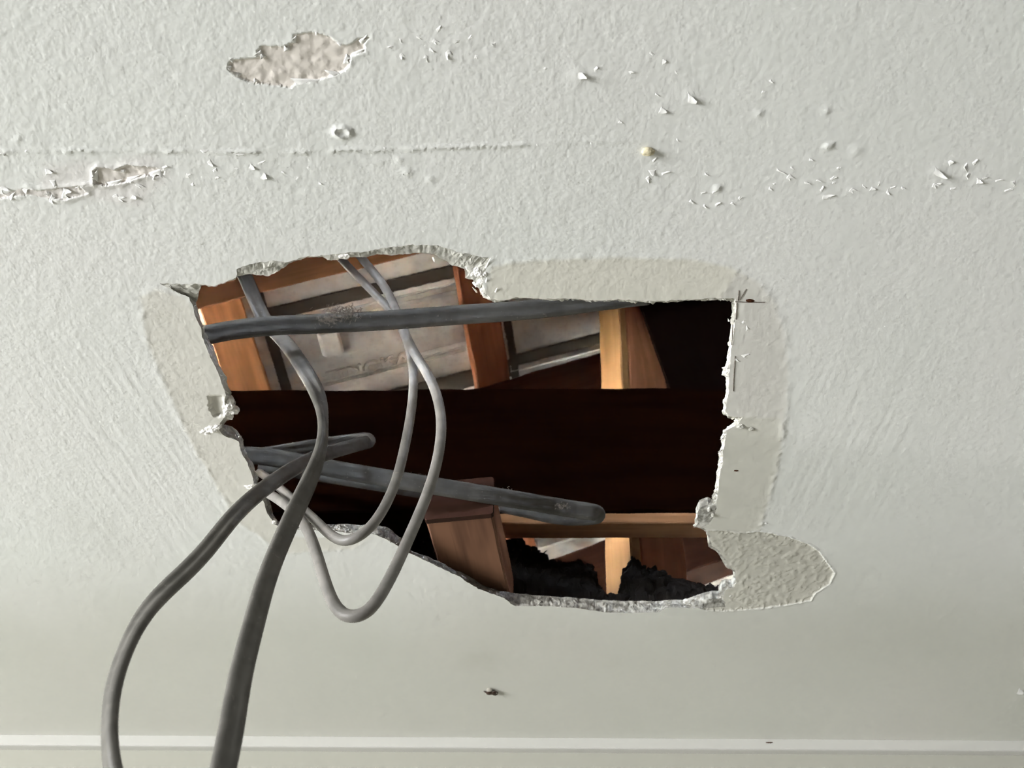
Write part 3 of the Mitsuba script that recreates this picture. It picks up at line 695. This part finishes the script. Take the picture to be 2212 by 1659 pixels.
def timber(key, p0, p1, wide, w, t, bsdf, seed=0, wob=0.0008, cham=0.0018, taper=None):
    """A sawn timber from p0 to p1: w along the direction wide, t across it; chamfered, slightly uneven, uv in metres along and around it."""
    p0, p1, wide = (np.asarray(k_, float) for k_ in (p0, p1, wide))
    ax = p1 - p0
    ln = np.linalg.norm(ax)
    ax /= ln
    wide = wide - ax * (wide @ ax)
    wide /= np.linalg.norm(wide)
    oth = np.cross(ax, wide)
    sec = []
    for a_, b_ in ((1, 1), (-1, 1), (-1, -1), (1, -1)):
        c1, c2_ = (a_ * (w / 2), b_ * (t / 2 - cham)), (a_ * (w / 2 - cham), b_ * (t / 2))
        sec += [c1, c2_] if a_ * b_ > 0 else [c2_, c1]
    sec = np.array(sec)
    k_ = len(sec)
    per = np.r_[0, np.cumsum(np.linalg.norm(np.roll(sec, -1, 0) - sec, axis=1))]
    n_ = max(8, int(ln / 0.02))
    s_ = np.linspace(0, ln, n_)
    P_ = p0[None, None] + s_[:, None, None] * ax + sec[None, :, 0, None] * wide + sec[None, :, 1, None] * oth
    dsp = (meshkit.fbm(P_.reshape(-1, 3) * 30, 3, seed) - 0.5).reshape(n_, k_, 1) * 2 * wob
    P_ = P_ + dsp * (sec[:, 0, None] * wide + sec[:, 1, None] * oth)[None] / (0.5 * min(w, t))
    if taper is not None:
        cut = np.array([taper(k2) for k2 in s_ / ln])[:, None] * np.ones(k_)
        P_ = P_ + (np.where(sec[:, 0] > 0, 1, 0)[None] * (cut - 1) * w)[..., None] * wide
    v_, uv_, f_ = [], [], []
    for j_ in range(k_):
        b0 = len(v_)
        j2 = (j_ + 1) % k_
        for i_ in range(n_):
            v_ += [P_[i_, j_], P_[i_, j2]]
            uv_ += [(s_[i_], per[j_]), (s_[i_], per[j_ + 1])]
        for i_ in range(n_ - 1):
            q_ = b0 + 2 * i_
            f_ += [(q_, q_ + 1, q_ + 3, q_ + 2)]
    for i_ in (0, n_ - 1):
        b0 = len(v_)
        for j_ in range(k_):
            v_.append(P_[i_, j_])
            uv_.append((0.3 * sec[j_, 0] + s_[i_], sec[j_, 1]))
        for j_ in range(1, k_ - 1, 2):
            o_ = [b0, b0 + j_, b0 + j_ + 1, b0 + min(j_ + 2, k_ - 1)]
            f_.append(o_ if i_ == 0 else o_[::-1])
    f_ = np.array(f_)
    tri_ = np.vstack([f_[:, [0, 1, 2]], f_[:, [0, 2, 3]]])
    tri_ = tri_[(tri_[:, 0] != tri_[:, 1]) & (tri_[:, 1] != tri_[:, 2]) & (tri_[:, 2] != tri_[:, 0])]
    return put(key, (np.array(v_), tri_), bsdf, False, np.array(uv_))


# clay roof tiles, each a part of the roof
TW, GA = 0.34, 0.331
PROF = np.array([(-0.212, 0.006), (-0.205, 0.004), (-0.19, 0.000), (-0.10, 0.001), (-0.055, 0.003), (-0.048, 0.002), (-0.0465, -0.055), (-0.031, -0.055), (-0.0295, 0.006), (-0.024, 0.009), (-0.018, 0.002), (-0.012, 0.006), (-0.004, 0.001), (0.043, 0.004), (0.047, 0.0035),
                 (0.0492, -0.022), (0.0528, -0.022), (0.055, -0.002), (0.0720, -0.002), (0.0765, 0.006), (0.0785, -0.003), (0.0825, -0.003), (0.085, 0.007), (0.095, 0.004), (0.118, 0.002), (0.1205, -0.055), (0.128, -0.055)])


def tile_mesh(nu, nv, seed, nibs=True):
    u_ = np.linspace(-0.245, 0.188, nu)
    v_ = np.unique(np.r_[np.linspace(-0.212, 0.128, nv), PROF[:, 0]])
    U, V = np.meshgrid(u_, v_, indexing='ij')
    H = np.interp(V, PROF[:, 0], PROF[:, 1])
    if nibs:
        for nu0, nv0 in ((-0.060, 0.020), (-0.061 + 0.02, -0.15)):
            H = np.maximum(H, 0.014 * sstep(0.015, 0.0125, np.abs(U - nu0)) * sstep(0.020, 0.0175, np.abs(V - nv0)))
    q_ = np.column_stack([U.ravel(), V.ravel(), np.full(U.size, seed * 1.7)])
    H = H + ((meshkit.fbm(q_ * 45, 3, seed) - 0.5) * 0.0022 + (meshkit.fbm(q_ * 160, 2, seed + 1) - 0.5) * 0.0010).reshape(H.shape)
    tilt = 0.022 * (0.188 - U) / 0.433
    nu_, nv_ = U.shape
    low = np.stack([U, V, tilt - H], -1).reshape(-1, 3)
    upp = low + [0, 0, 0.014]
    upp[:, 2] = np.maximum(upp[:, 2], (tilt + 0.012).ravel())
    i_, j_ = np.meshgrid(np.arange(nu_ - 1), np.arange(nv_ - 1), indexing='ij')
    a_ = i_ * nv_ + j_
    q_ = np.stack([a_, a_ + 1, a_ + nv_ + 1, a_ + nv_], -1).reshape(-1, 4)
    N = nu_ * nv_
    f_ = [q_, q_[:, ::-1] + N]
    loop_ = np.r_[np.arange(nv_), np.arange(2, nu_ + 1) * nv_ - 1, (nu_ - 1) * nv_ + np.arange(nv_ - 2, -1, -1), np.arange(nu_ - 2, 0, -1) * nv_]
    n1 = np.roll(loop_, -1)
    f_.append(np.stack([n1, loop_, loop_ + N, n1 + N], 1))
    return np.vstack([low, upp]), np.vstack(f_)


RM = np.eye(4)
RM[:3, 0], RM[:3, 1], RM[:3, 2], RM[:3, 3] = RS * RU, RS * RV, RS * RN, RO


def roof_at(du, dv, dn=0.0):
    m4 = RM.copy()
    m4[:3, 3] = roof(du, dv, dn)
    return T(m4.tolist())


coarse = [mikit.ply(tile_mesh(26, 60, 30 + k_), 'tile_clay', 40) for k_ in range(3)]
fine = {0: mikit.ply(tile_mesh(200, 200, 3), 'tile_clay', 40), 1: mikit.ply(tile_mesh(120, 140, 5), 'tile_clay', 40)}
OPEN = [(-3, 1), (-3, 2), (-2, 1), (-2, 2), (-1, 2)]          # unseen gap made up to let light into the roof space
ti = 0
for ci in range(-4, 7):
    for cj in range(-6, 5):
        if (ci, cj) in OPEN:
            continue
        shift = 0.0 if ci % 2 == 0 else 0.17
        pc = roof(ci * GA, cj * TW + shift)
        if pc[2] < ZC + 0.03 or pc[0] < -1.4 or pc[0] > 2.1 or pc[1] < -1.95 or pc[1] > 2.3:
            continue
        src = fine[0] if (ci, cj) == (0, 0) else fine[1] if ci in (0, 1) and cj in (-1, 0) else coarse[(ci * 3 + cj) % 3]
        key = nxt('roof__tile')
        scene[key] = {**src, 'to_world': roof_at(ci * GA, cj * TW + shift, 0)}
        if ci in (0, 1) and cj in (-1, 0):            # dark strips painting in the shade of the gaps at tile laps and heads
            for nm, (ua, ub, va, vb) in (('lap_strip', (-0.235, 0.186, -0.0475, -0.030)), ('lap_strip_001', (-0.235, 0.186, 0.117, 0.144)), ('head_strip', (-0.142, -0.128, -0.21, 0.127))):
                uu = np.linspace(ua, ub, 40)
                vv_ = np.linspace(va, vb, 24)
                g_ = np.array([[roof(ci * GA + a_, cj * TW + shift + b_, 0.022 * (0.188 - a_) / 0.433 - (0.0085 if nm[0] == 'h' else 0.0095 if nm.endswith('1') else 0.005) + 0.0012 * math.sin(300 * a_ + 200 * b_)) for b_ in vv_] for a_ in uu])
                put(f'{key}__{nm}', sheet(g_, 0.004, RN), 'gap_shade', 40)
        if (ci, cj) == (0, 0):
            tm = meshkit.text_mesh('IINCKA', 0.0140, 0.0060, True)
            vv = np.array(tm.vertices)
            vv[:, 0] *= 0.122 / np.ptp(vv[:, 0])
            lv = np.array([roof(-0.079 + x_, 0.0800 - y_, 0.022 * (0.26 - x_) / 0.433 + 0.0045 - 1.6 * z_) for x_, y_, z_ in vv])
            put(key + '__lettering', trimesh.Trimesh(lv, tm.faces, process=False), 'tile_clay')
            tag(key + '__lettering', 'raised letters IINCKA moulded in the clay')
tag('roof', 'grey clay roof tiles laid over battens, seen from below', kind='structure')

for i_, (u0, v0, v1, mat, lab) in enumerate([(-0.181, -0.30, 1.5, 'wood_batten', 'orange-brown roof batten at the left end of the gap, beside the lettered tile'),
                                             (0.153, -0.30, 1.5, 'wood_red', 'dark red-brown roof batten right of the lettered tile')]):
    k_ = nxt('roof_batten')
    timber(k_, roof(u0, v0, -0.0135), roof(u0, v1, -0.0135), RU, 0.054, 0.025, mat, 200 + i_, 0.0010)
    tag(k_, lab, 'roof batten')
for i_, (v0, dep, mat, lab) in enumerate([(-0.138, 0.09, 'wood_rafter', 'red-brown rafter along the upper left edge of the hole'),
                                          (0.157, 0.14, 'wood_dark', 'dark brown rafter crossing below the end of the red batten'),
                                          (0.515, 0.14, 'wood_umber', 'reddish brown rafter seen low down under the hanging beam')]):
    k_ = nxt('rafter')
    timber(k_, roof(-0.62, v0, -0.027 - dep / 2), roof(1.3, v0, -0.027 - dep / 2), RN, dep, 0.046, mat, 220 + i_, 0.0012)
    tag(k_, lab, 'rafter')

# hanging beam, joist, strut, added shade board
BY0, BY1, BZ0, BZ1 = 0.634, 0.674, 2.500, 2.700
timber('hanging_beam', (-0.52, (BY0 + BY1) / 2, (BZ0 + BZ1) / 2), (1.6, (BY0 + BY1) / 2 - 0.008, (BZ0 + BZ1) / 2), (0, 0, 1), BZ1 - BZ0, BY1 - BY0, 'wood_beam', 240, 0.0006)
tag('hanging_beam', 'deep dark timber beam across the hole, in deep shade', 'beam')
timber('beam_ledger', (-0.045, 0.6455, 2.4924), (1.58, 0.6385, 2.4924), (0, 1, 0), 0.023, 0.0142, 'wood_ledger', 245, 0.0006, cham=0.001)
tag('beam_ledger', 'thin brown batten along the lower front edge of the dark beam', 'batten')
jl0, jr0, jl1, jr1 = on_z(918, 1124, ZC + TH + .001), on_z(1066, 1121, ZC + TH + .001), on_z(985, 1275, ZC + TH + .001), on_z(1099, 1275, ZC + TH + .001)
jd = (jr1 - jr0) / np.linalg.norm(jr1 - jr0)
jc0 = (jl0 + jr0) / 2
jw = np.linalg.norm((jr0 - jl0) - jd * ((jr0 - jl0) @ jd))
timber('ceiling_joist', jc0 + [0, 0, 0.0225], jc0 + jd * 0.9 + [0, 0, 0.0225], np.cross(jd, [0, 0, 1]), jw, 0.045, 'wood_joist', 250, 0.0012)
timber('ceiling_joist__end_grain', jc0 - jd * 0.0040 + [0, 0, 0.0225], jc0 + jd * 0.0010 + [0, 0, 0.0225], np.cross(jd, [0, 0, 1]), jw + 0.001, 0.046, 'wood_dark', 251, 0.0)
tag('ceiling_joist__end_grain', 'dark rough-sawn end')
tag('ceiling_joist', 'rough brown timber end resting on the plasterboard, below the bent dark cable', 'joist')
sp0 = on_y(1394, 1330, 0.775)
sp1 = sp0 + (on_y(1352, 640, 0.714) - sp0)
sw = np.array([0.857, 0.515, 0])
timber('roof_strut', sp0 - sw * 0.028, sp1 - sw * 0.028, sw, 0.014, 0.050, 'wood_orange', 260, 0.0006)
timber('roof_strut__side_piece', sp0 + sw * 0.0125, sp1 + sw * 0.0125, sw, 0.066, 0.049, 'wood_brown', 261, 0.0010, taper=lambda s_: 1 - 0.60 * sstep(0.60, 1.0, s_))
tag('roof_strut__side_piece', 'redder brown piece nailed to the light one')
tag('roof_strut', 'light orange upright timber strut behind the hanging beam', 'strut')
put('shade_board', frame_box((0.215, 0.682, 2.62), (0.60, -0.006, 0), (0.0, 0.008, 0), (-0.035, 0.0, 0.48)), 'wood_black')  # added near-black board, standing for the darkness behind the strut
tag('shade_board', 'near-black board added behind the strut for the dark right of the hole', 'board')


# loose black insulation on the ceiling
def heap(key, prof_px, Y, deep, seed, lab, crest=None):
    """A heap of dark wool: its crest follows the pixels, at distance Y from the camera; tufts stand out of it."""
    crest = np.array([on_y(x, y, Y) for x, y in prof_px]) if crest is None else np.array(crest)
    xs = np.linspace(crest[0, 0], crest[-1, 0], 150)
    top_ = np.interp(xs, crest[:, 0], crest[:, 2])
    ys = np.linspace(-deep, deep, 46)
    Xh, Yh = np.meshgrid(xs, ys, indexing='ij')
    Z = (ZC + TH + 0.001) + (top_[:, None] - ZC - TH) * np.sqrt(np.clip(1 - (Yh / deep) ** 2, 0, 1))
    q_ = np.column_stack([Xh.ravel(), Yh.ravel() + Y, Z.ravel()])
    amp = 0.007
    q_ = q_ + amp * np.column_stack([(meshkit.fbm(q_ * 120 + 9 * k_, 4, seed + k_) - 0.5) * 2 for k_ in range(3)])
    q_[:, 2] = np.maximum(q_[:, 2], ZC + TH + 0.0005)
    a_ = (np.arange(149)[:, None] * 46 + np.arange(45)[None]).ravel()
    f_ = np.stack([a_, a_ + 46, a_ + 47, a_ + 1], 1)
    parts = [trimesh.Trimesh(q_, np.vstack([f_[:, [0, 1, 2]], f_[:, [0, 2, 3]]]), process=False)]
    r_ = np.random.default_rng(seed)
    for _ in range(420):
        i_ = r_.integers(3, 147)
        base = np.array([xs[i_], Y + r_.uniform(-0.5, 0.5) * deep, top_[i_] - r_.uniform(0.0, 0.016)])
        parts.append(at(lump(r_.uniform(0.0012, 0.0042), int(r_.integers(1e4)), 1, 1, r_.uniform(0.8, 1.5), 0.8, 2), base))
        if r_.random() > 0.12:
            continue
        tip = base + r_.normal(0, 1, 3) * [0.004, 0.004, 0.003] + [0, 0, 0.003]
        parts.append(tube([base, (base + tip) / 2 + r_.normal(0, 0.0012, 3), tip], [0.0007, 0.0006, 0.0003], [0.0007, 0.0006, 0.0003], 4))
    put(key, trimesh.util.concatenate(parts), 'black_wool', False)
    tag(key, lab, 'insulation')


heap('insulation_clump', [(1070, 1250), (1096, 1172), (1120, 1172), (1140, 1190), (1158, 1200), (1178, 1218), (1200, 1224), (1240, 1228), (1266, 1224), (1280, 1232), (1276, 1250), (1290, 1275), (1310, 1300)][:10] + [(1282, 1262), (1296, 1282), (1316, 1306)], 0.700, 0.020, 300,
     'ragged black clump of loose insulation between the joist and the strut')
heap('insulation_clump_001', [(1305, 1306), (1316, 1286), (1328, 1296), (1340, 1288), (1346, 1262), (1348, 1236), (1356, 1226), (1363, 1212), (1374, 1214), (1384, 1230), (1400, 1244), (1410, 1238), (1420, 1240), (1430, 1252), (1450, 1258), (1480, 1262), (1520, 1272), (1600, 1285), (1680, 1300)], 0.700, 0.020, 320,
     'ragged black clump of loose insulation peaking in front of the strut')

heap('insulation_clump_002', [(540, 1190), (570, 1150), (640, 1135), (700, 1138), (780, 1140), (850, 1142), (905, 1150), (930, 1170), (950, 1200)], 0.712, 0.020, 340,
     'dark clump of insulation in shade left of the joist, behind the thin looped cables')

heap('insulation_clump_003', None, 0.655, 0.045, 360, 'unseen dark heap added under the left end of the beam to block light',
     [(-1.05, 0.655, 2.46), (-0.9, 0.655, 2.492), (-0.4, 0.655, 2.494), (-0.31, 0.655, 2.488), (-0.27, 0.655, 2.45)])  # unseen heap added to stop light passing under the beam
heap('insulation_clump_004', None, 0.94, 0.12, 380, 'unseen dark heap added beyond the joist to block light',
     [(-0.40, 0.94, 2.42), (-0.34, 0.94, 2.49), (-0.20, 0.94, 2.505), (-0.06, 0.94, 2.49), (0.0, 0.94, 2.42)])  # unseen heap added to shade the foot of the strut

# unseen dark layer added over the board to cut light on the near side
block_a = shapely.box(-1.60, -1.9, 1.9, 0.615).difference(hole_top.buffer(0.03)).simplify(0.004)
bm = trimesh.creation.extrude_polygon(block_a, 0.011, engine='earcut')
bv, bf = trimesh.remesh.subdivide_to_size(np.array(bm.vertices), bm.faces, 0.12, max_iter=12)
bv = bv + np.array([0, 0, ZC + TH + 0.001])
bv[:, 2] += np.where(bv[:, 2] > ZC + TH + 0.006, 0.007 * (meshkit.fbm(bv * 25, 3, 350) - 0.5), 0)
put('light_block_batt', (bv, bf), 'black_wool')
tag('light_block_batt', 'unseen dark layer added on the plasterboard to keep the near side of the beam dim', 'insulation')

# enclosure of the roof space
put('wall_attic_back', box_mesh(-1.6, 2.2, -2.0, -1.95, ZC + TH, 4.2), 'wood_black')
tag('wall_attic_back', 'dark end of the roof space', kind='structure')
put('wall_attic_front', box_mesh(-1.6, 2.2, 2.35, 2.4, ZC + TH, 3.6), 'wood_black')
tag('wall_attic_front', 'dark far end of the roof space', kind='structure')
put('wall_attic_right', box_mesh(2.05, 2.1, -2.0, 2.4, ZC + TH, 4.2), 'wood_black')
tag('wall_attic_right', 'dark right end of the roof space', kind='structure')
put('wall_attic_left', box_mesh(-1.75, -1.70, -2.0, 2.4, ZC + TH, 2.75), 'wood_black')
tag('wall_attic_left', 'dark left end of the roof space', kind='structure')


# ------------------------------------------------------------------ cables
def spline(ctrl, n_):
    ctrl = np.array(ctrl, float)
    d_ = np.r_[0, np.cumsum(np.linalg.norm(np.diff(ctrl[:, :3], axis=0), axis=1) ** 0.5)]
    return CubicSpline(d_, ctrl)(np.linspace(0, d_[-1], n_))


def cable(key, pts_, w, t, bsdf, lab, n_=260, power=2.6, ridge=True):
    """pts_: (px, py, y, share) with y the distance of the point from the camera's own wall; share 1 = the flat side faces the room, 0 = the edge does."""
    c_ = [np.r_[on_y(p[0], p[1], p[2]), p[3]] for p in pts_]
    s_ = spline(c_, n_)
    pos = s_[:, :3]
    tg = np.gradient(pos, axis=0)
    tg /= np.linalg.norm(tg, axis=1, keepdims=True)
    look = pos - CAM
    look /= np.linalg.norm(look, axis=1, keepdims=True)
    side = np.cross(tg, look)
    side /= np.linalg.norm(side, axis=1, keepdims=True)
    nor = np.cross(side, tg)
    ph = (1 - np.clip(s_[:, 3], 0, 1)) * math.pi / 2
    face = np.cos(ph)[:, None] * side + np.sin(ph)[:, None] * nor
    put(key, tube(pos, w / 2, t / 2, 36, face, True, power, 0.24 if w > 0.01 else 0.0), bsdf, True)
    tag(key, lab, 'cable')
    return pos


A_ = [(500, 545, 0.350, 0.9), (540, 622, 0.378, 0.9), (572, 690, 0.392, 0.9), (612, 735, 0.394, 0.95), (655, 795, 0.392, 0.9), (685, 850, 0.391, 0.7), (697, 905, 0.391, 0.25), (694, 965, 0.392, 0.3), (672, 1030, 0.393, 0.6), (642, 1095, 0.391, 0.8),
      (608, 1170, 0.387, 0.7), (575, 1255, 0.382, 0.7), (545, 1360, 0.376, 0.75), (520, 1460, 0.372, 0.8), (502, 1560, 0.368, 0.85), (482, 1660, 0.366, 0.8), (440, 1780, 0.364, 0.6), (370, 1850, 0.364, 0.4), (300, 1800, 0.364, 0.4),
      (250, 1690, 0.366, 0.3), (237, 1590, 0.369, 0.2), (245, 1490, 0.374, 0.25), (278, 1390, 0.382, 0.3), (330, 1305, 0.392, 0.5), (395, 1240, 0.402, 0.65), (450, 1182, 0.412, 0.7), (505, 1115, 0.424, 0.75), (565, 1060, 0.440, 0.8), (625, 1018, 0.458, 0.85), (690, 985, 0.478, 0.9), (745, 968, 0.496, 0.95), (782, 958, 0.507, 0.95),
      (796, 954, 0.516, 0.95), (790, 948, 0.528, 0.95), (750, 952, 0.538, 0.9), (690, 960, 0.540, 0.9), (600, 975, 0.542, 0.9), (500, 985, 0.545, 0.9)]
cable('electric_cable', A_, 0.0120, 0.0062, 'cable_grey', 'dark grey flat cable hanging in a long loop below the hole at the left', 520)
B_ = [(300, 762, 0.384, 0.9), (380, 742, 0.378, 0.9), (455, 722, 0.372, 0.9), (540, 708, 0.368, 0.9), (620, 702, 0.366, 0.95), (740, 697, 0.365, 0.98), (860, 690, 0.362, 1), (980, 681, 0.359, 1), (1080, 674, 0.356, 1), (1180, 665, 0.354, 1), (1260, 655, 0.352, 1), (1400, 638, 0.349, 1)]
cable('electric_cable_001', B_, 0.0150, 0.0075, 'cable_dusty', 'thick dusty cable lying straight across the top of the hole', 200)
D_ = [(470, 985, 0.505, 0.9), (560, 985, 0.510, 0.9), (650, 999, 0.515, 0.9), (760, 1020, 0.523, 0.95), (880, 1040, 0.523, 1), (1000, 1060, 0.531, 1), (1120, 1080, 0.547, 1), (1210, 1095, 0.568, 1), (1262, 1103, 0.574, 1), (1284, 1107, 0.578, 1), (1290, 1112, 0.588, 1), (1278, 1116, 0.598, 1), (1220, 1117, 0.602, 1), (1150, 1104, 0.604, 1), (1050, 1084, 0.604, 1), (900, 1058, 0.600, 1), (740, 1032, 0.598, 1), (560, 1004, 0.596, 1)]
cable('electric_cable_002', D_, 0.0155, 0.0070, 'cable_dusty', 'dusty grey cable folded back on itself above the wooden joist, under the beam', 300)
E_ = [(700, 510, 0.345, 1), (745, 568, 0.376, 1), (800, 625, 0.390, 1), (850, 680, 0.397, 1), (878, 735, 0.397, 1), (891, 790, 0.400, 1), (892, 850, 0.403, 1), (884, 915, 0.406, 1), (872, 975, 0.408, 1), (858, 1030, 0.412, 1), (833, 1090, 0.416, 1), (795, 1143, 0.420, 1), (757, 1166, 0.424, 1), (725, 1162, 0.430, 1), (690, 1133, 0.440, 1), (655, 1100, 0.455, 1), (620, 1068, 0.478, 1), (590, 1042, 0.505, 1), (560, 1020, 0.535, 1)]
cable('electric_cable_003', E_, 0.0070, 0.0066, 'cable_pale', 'thin pale grey cable, the inner and shorter of two loops', 260, 2.0)
F_ = [(748, 510, 0.350, 1), (785, 562, 0.374, 1), (825, 612, 0.385, 1), (853, 665, 0.387, 1), (877, 725, 0.385, 1), (900, 770, 0.386, 1), (932, 825, 0.389, 1), (951, 890, 0.394, 1), (951, 955, 0.398, 1), (938, 1020, 0.402, 1), (914, 1090, 0.404, 1), (884, 1160, 0.404, 1), (852, 1230, 0.402, 1), (822, 1285, 0.400, 1), (790, 1322, 0.400, 1), (757, 1331, 0.402, 1), (727, 1312, 0.406, 1), (705, 1265, 0.412, 1), (688, 1210, 0.420, 1), (670, 1158, 0.430, 1), (646, 1118, 0.444, 1), (614, 1088, 0.462, 1), (578, 1065, 0.490, 1), (545, 1045, 0.515, 1)]
cable('electric_cable_004', F_, 0.0074, 0.0070, 'cable_pale', 'thin pale grey cable, the outer and longer of two loops', 300, 2.0)


def fluff(key, px, py, y, r, seed, cnt=40, more=3):
    r_ = np.random.default_rng(seed)
    c_ = on_y(px, py, y)
    parts = []
    for _ in range(cnt * more):
        a_ = c_ + r_.normal(0, 1, 3) * [r * 0.8, r * 0.3, r * 0.22]
        d_ = r_.normal(0, 1, 3)
        d_ /= np.linalg.norm(d_)
        parts.append(tube([a_, a_ + d_ * r * 0.18 + r_.normal(0, r * 0.10, 3), a_ + d_ * r * 0.34], 0.0002, 0.0002, 4))
    put(key, trimesh.util.concatenate(parts), 'lint', False)


fluff('electric_cable_001__lint', 745, 674, 0.340, 0.008, 1, 60)
fluff('electric_cable_001__lint_001', 715, 690, 0.335, 0.006, 2, 30)
fluff('electric_cable_002__lint', 886, 1032, 0.524, 0.006, 3, 50)
fluff('electric_cable_002__lint_001', 1086, 1070, 0.548, 0.008, 4, 50)
fluff('electric_cable_002__lint_002', 1212, 1094, 0.560, 0.005, 5, 20)
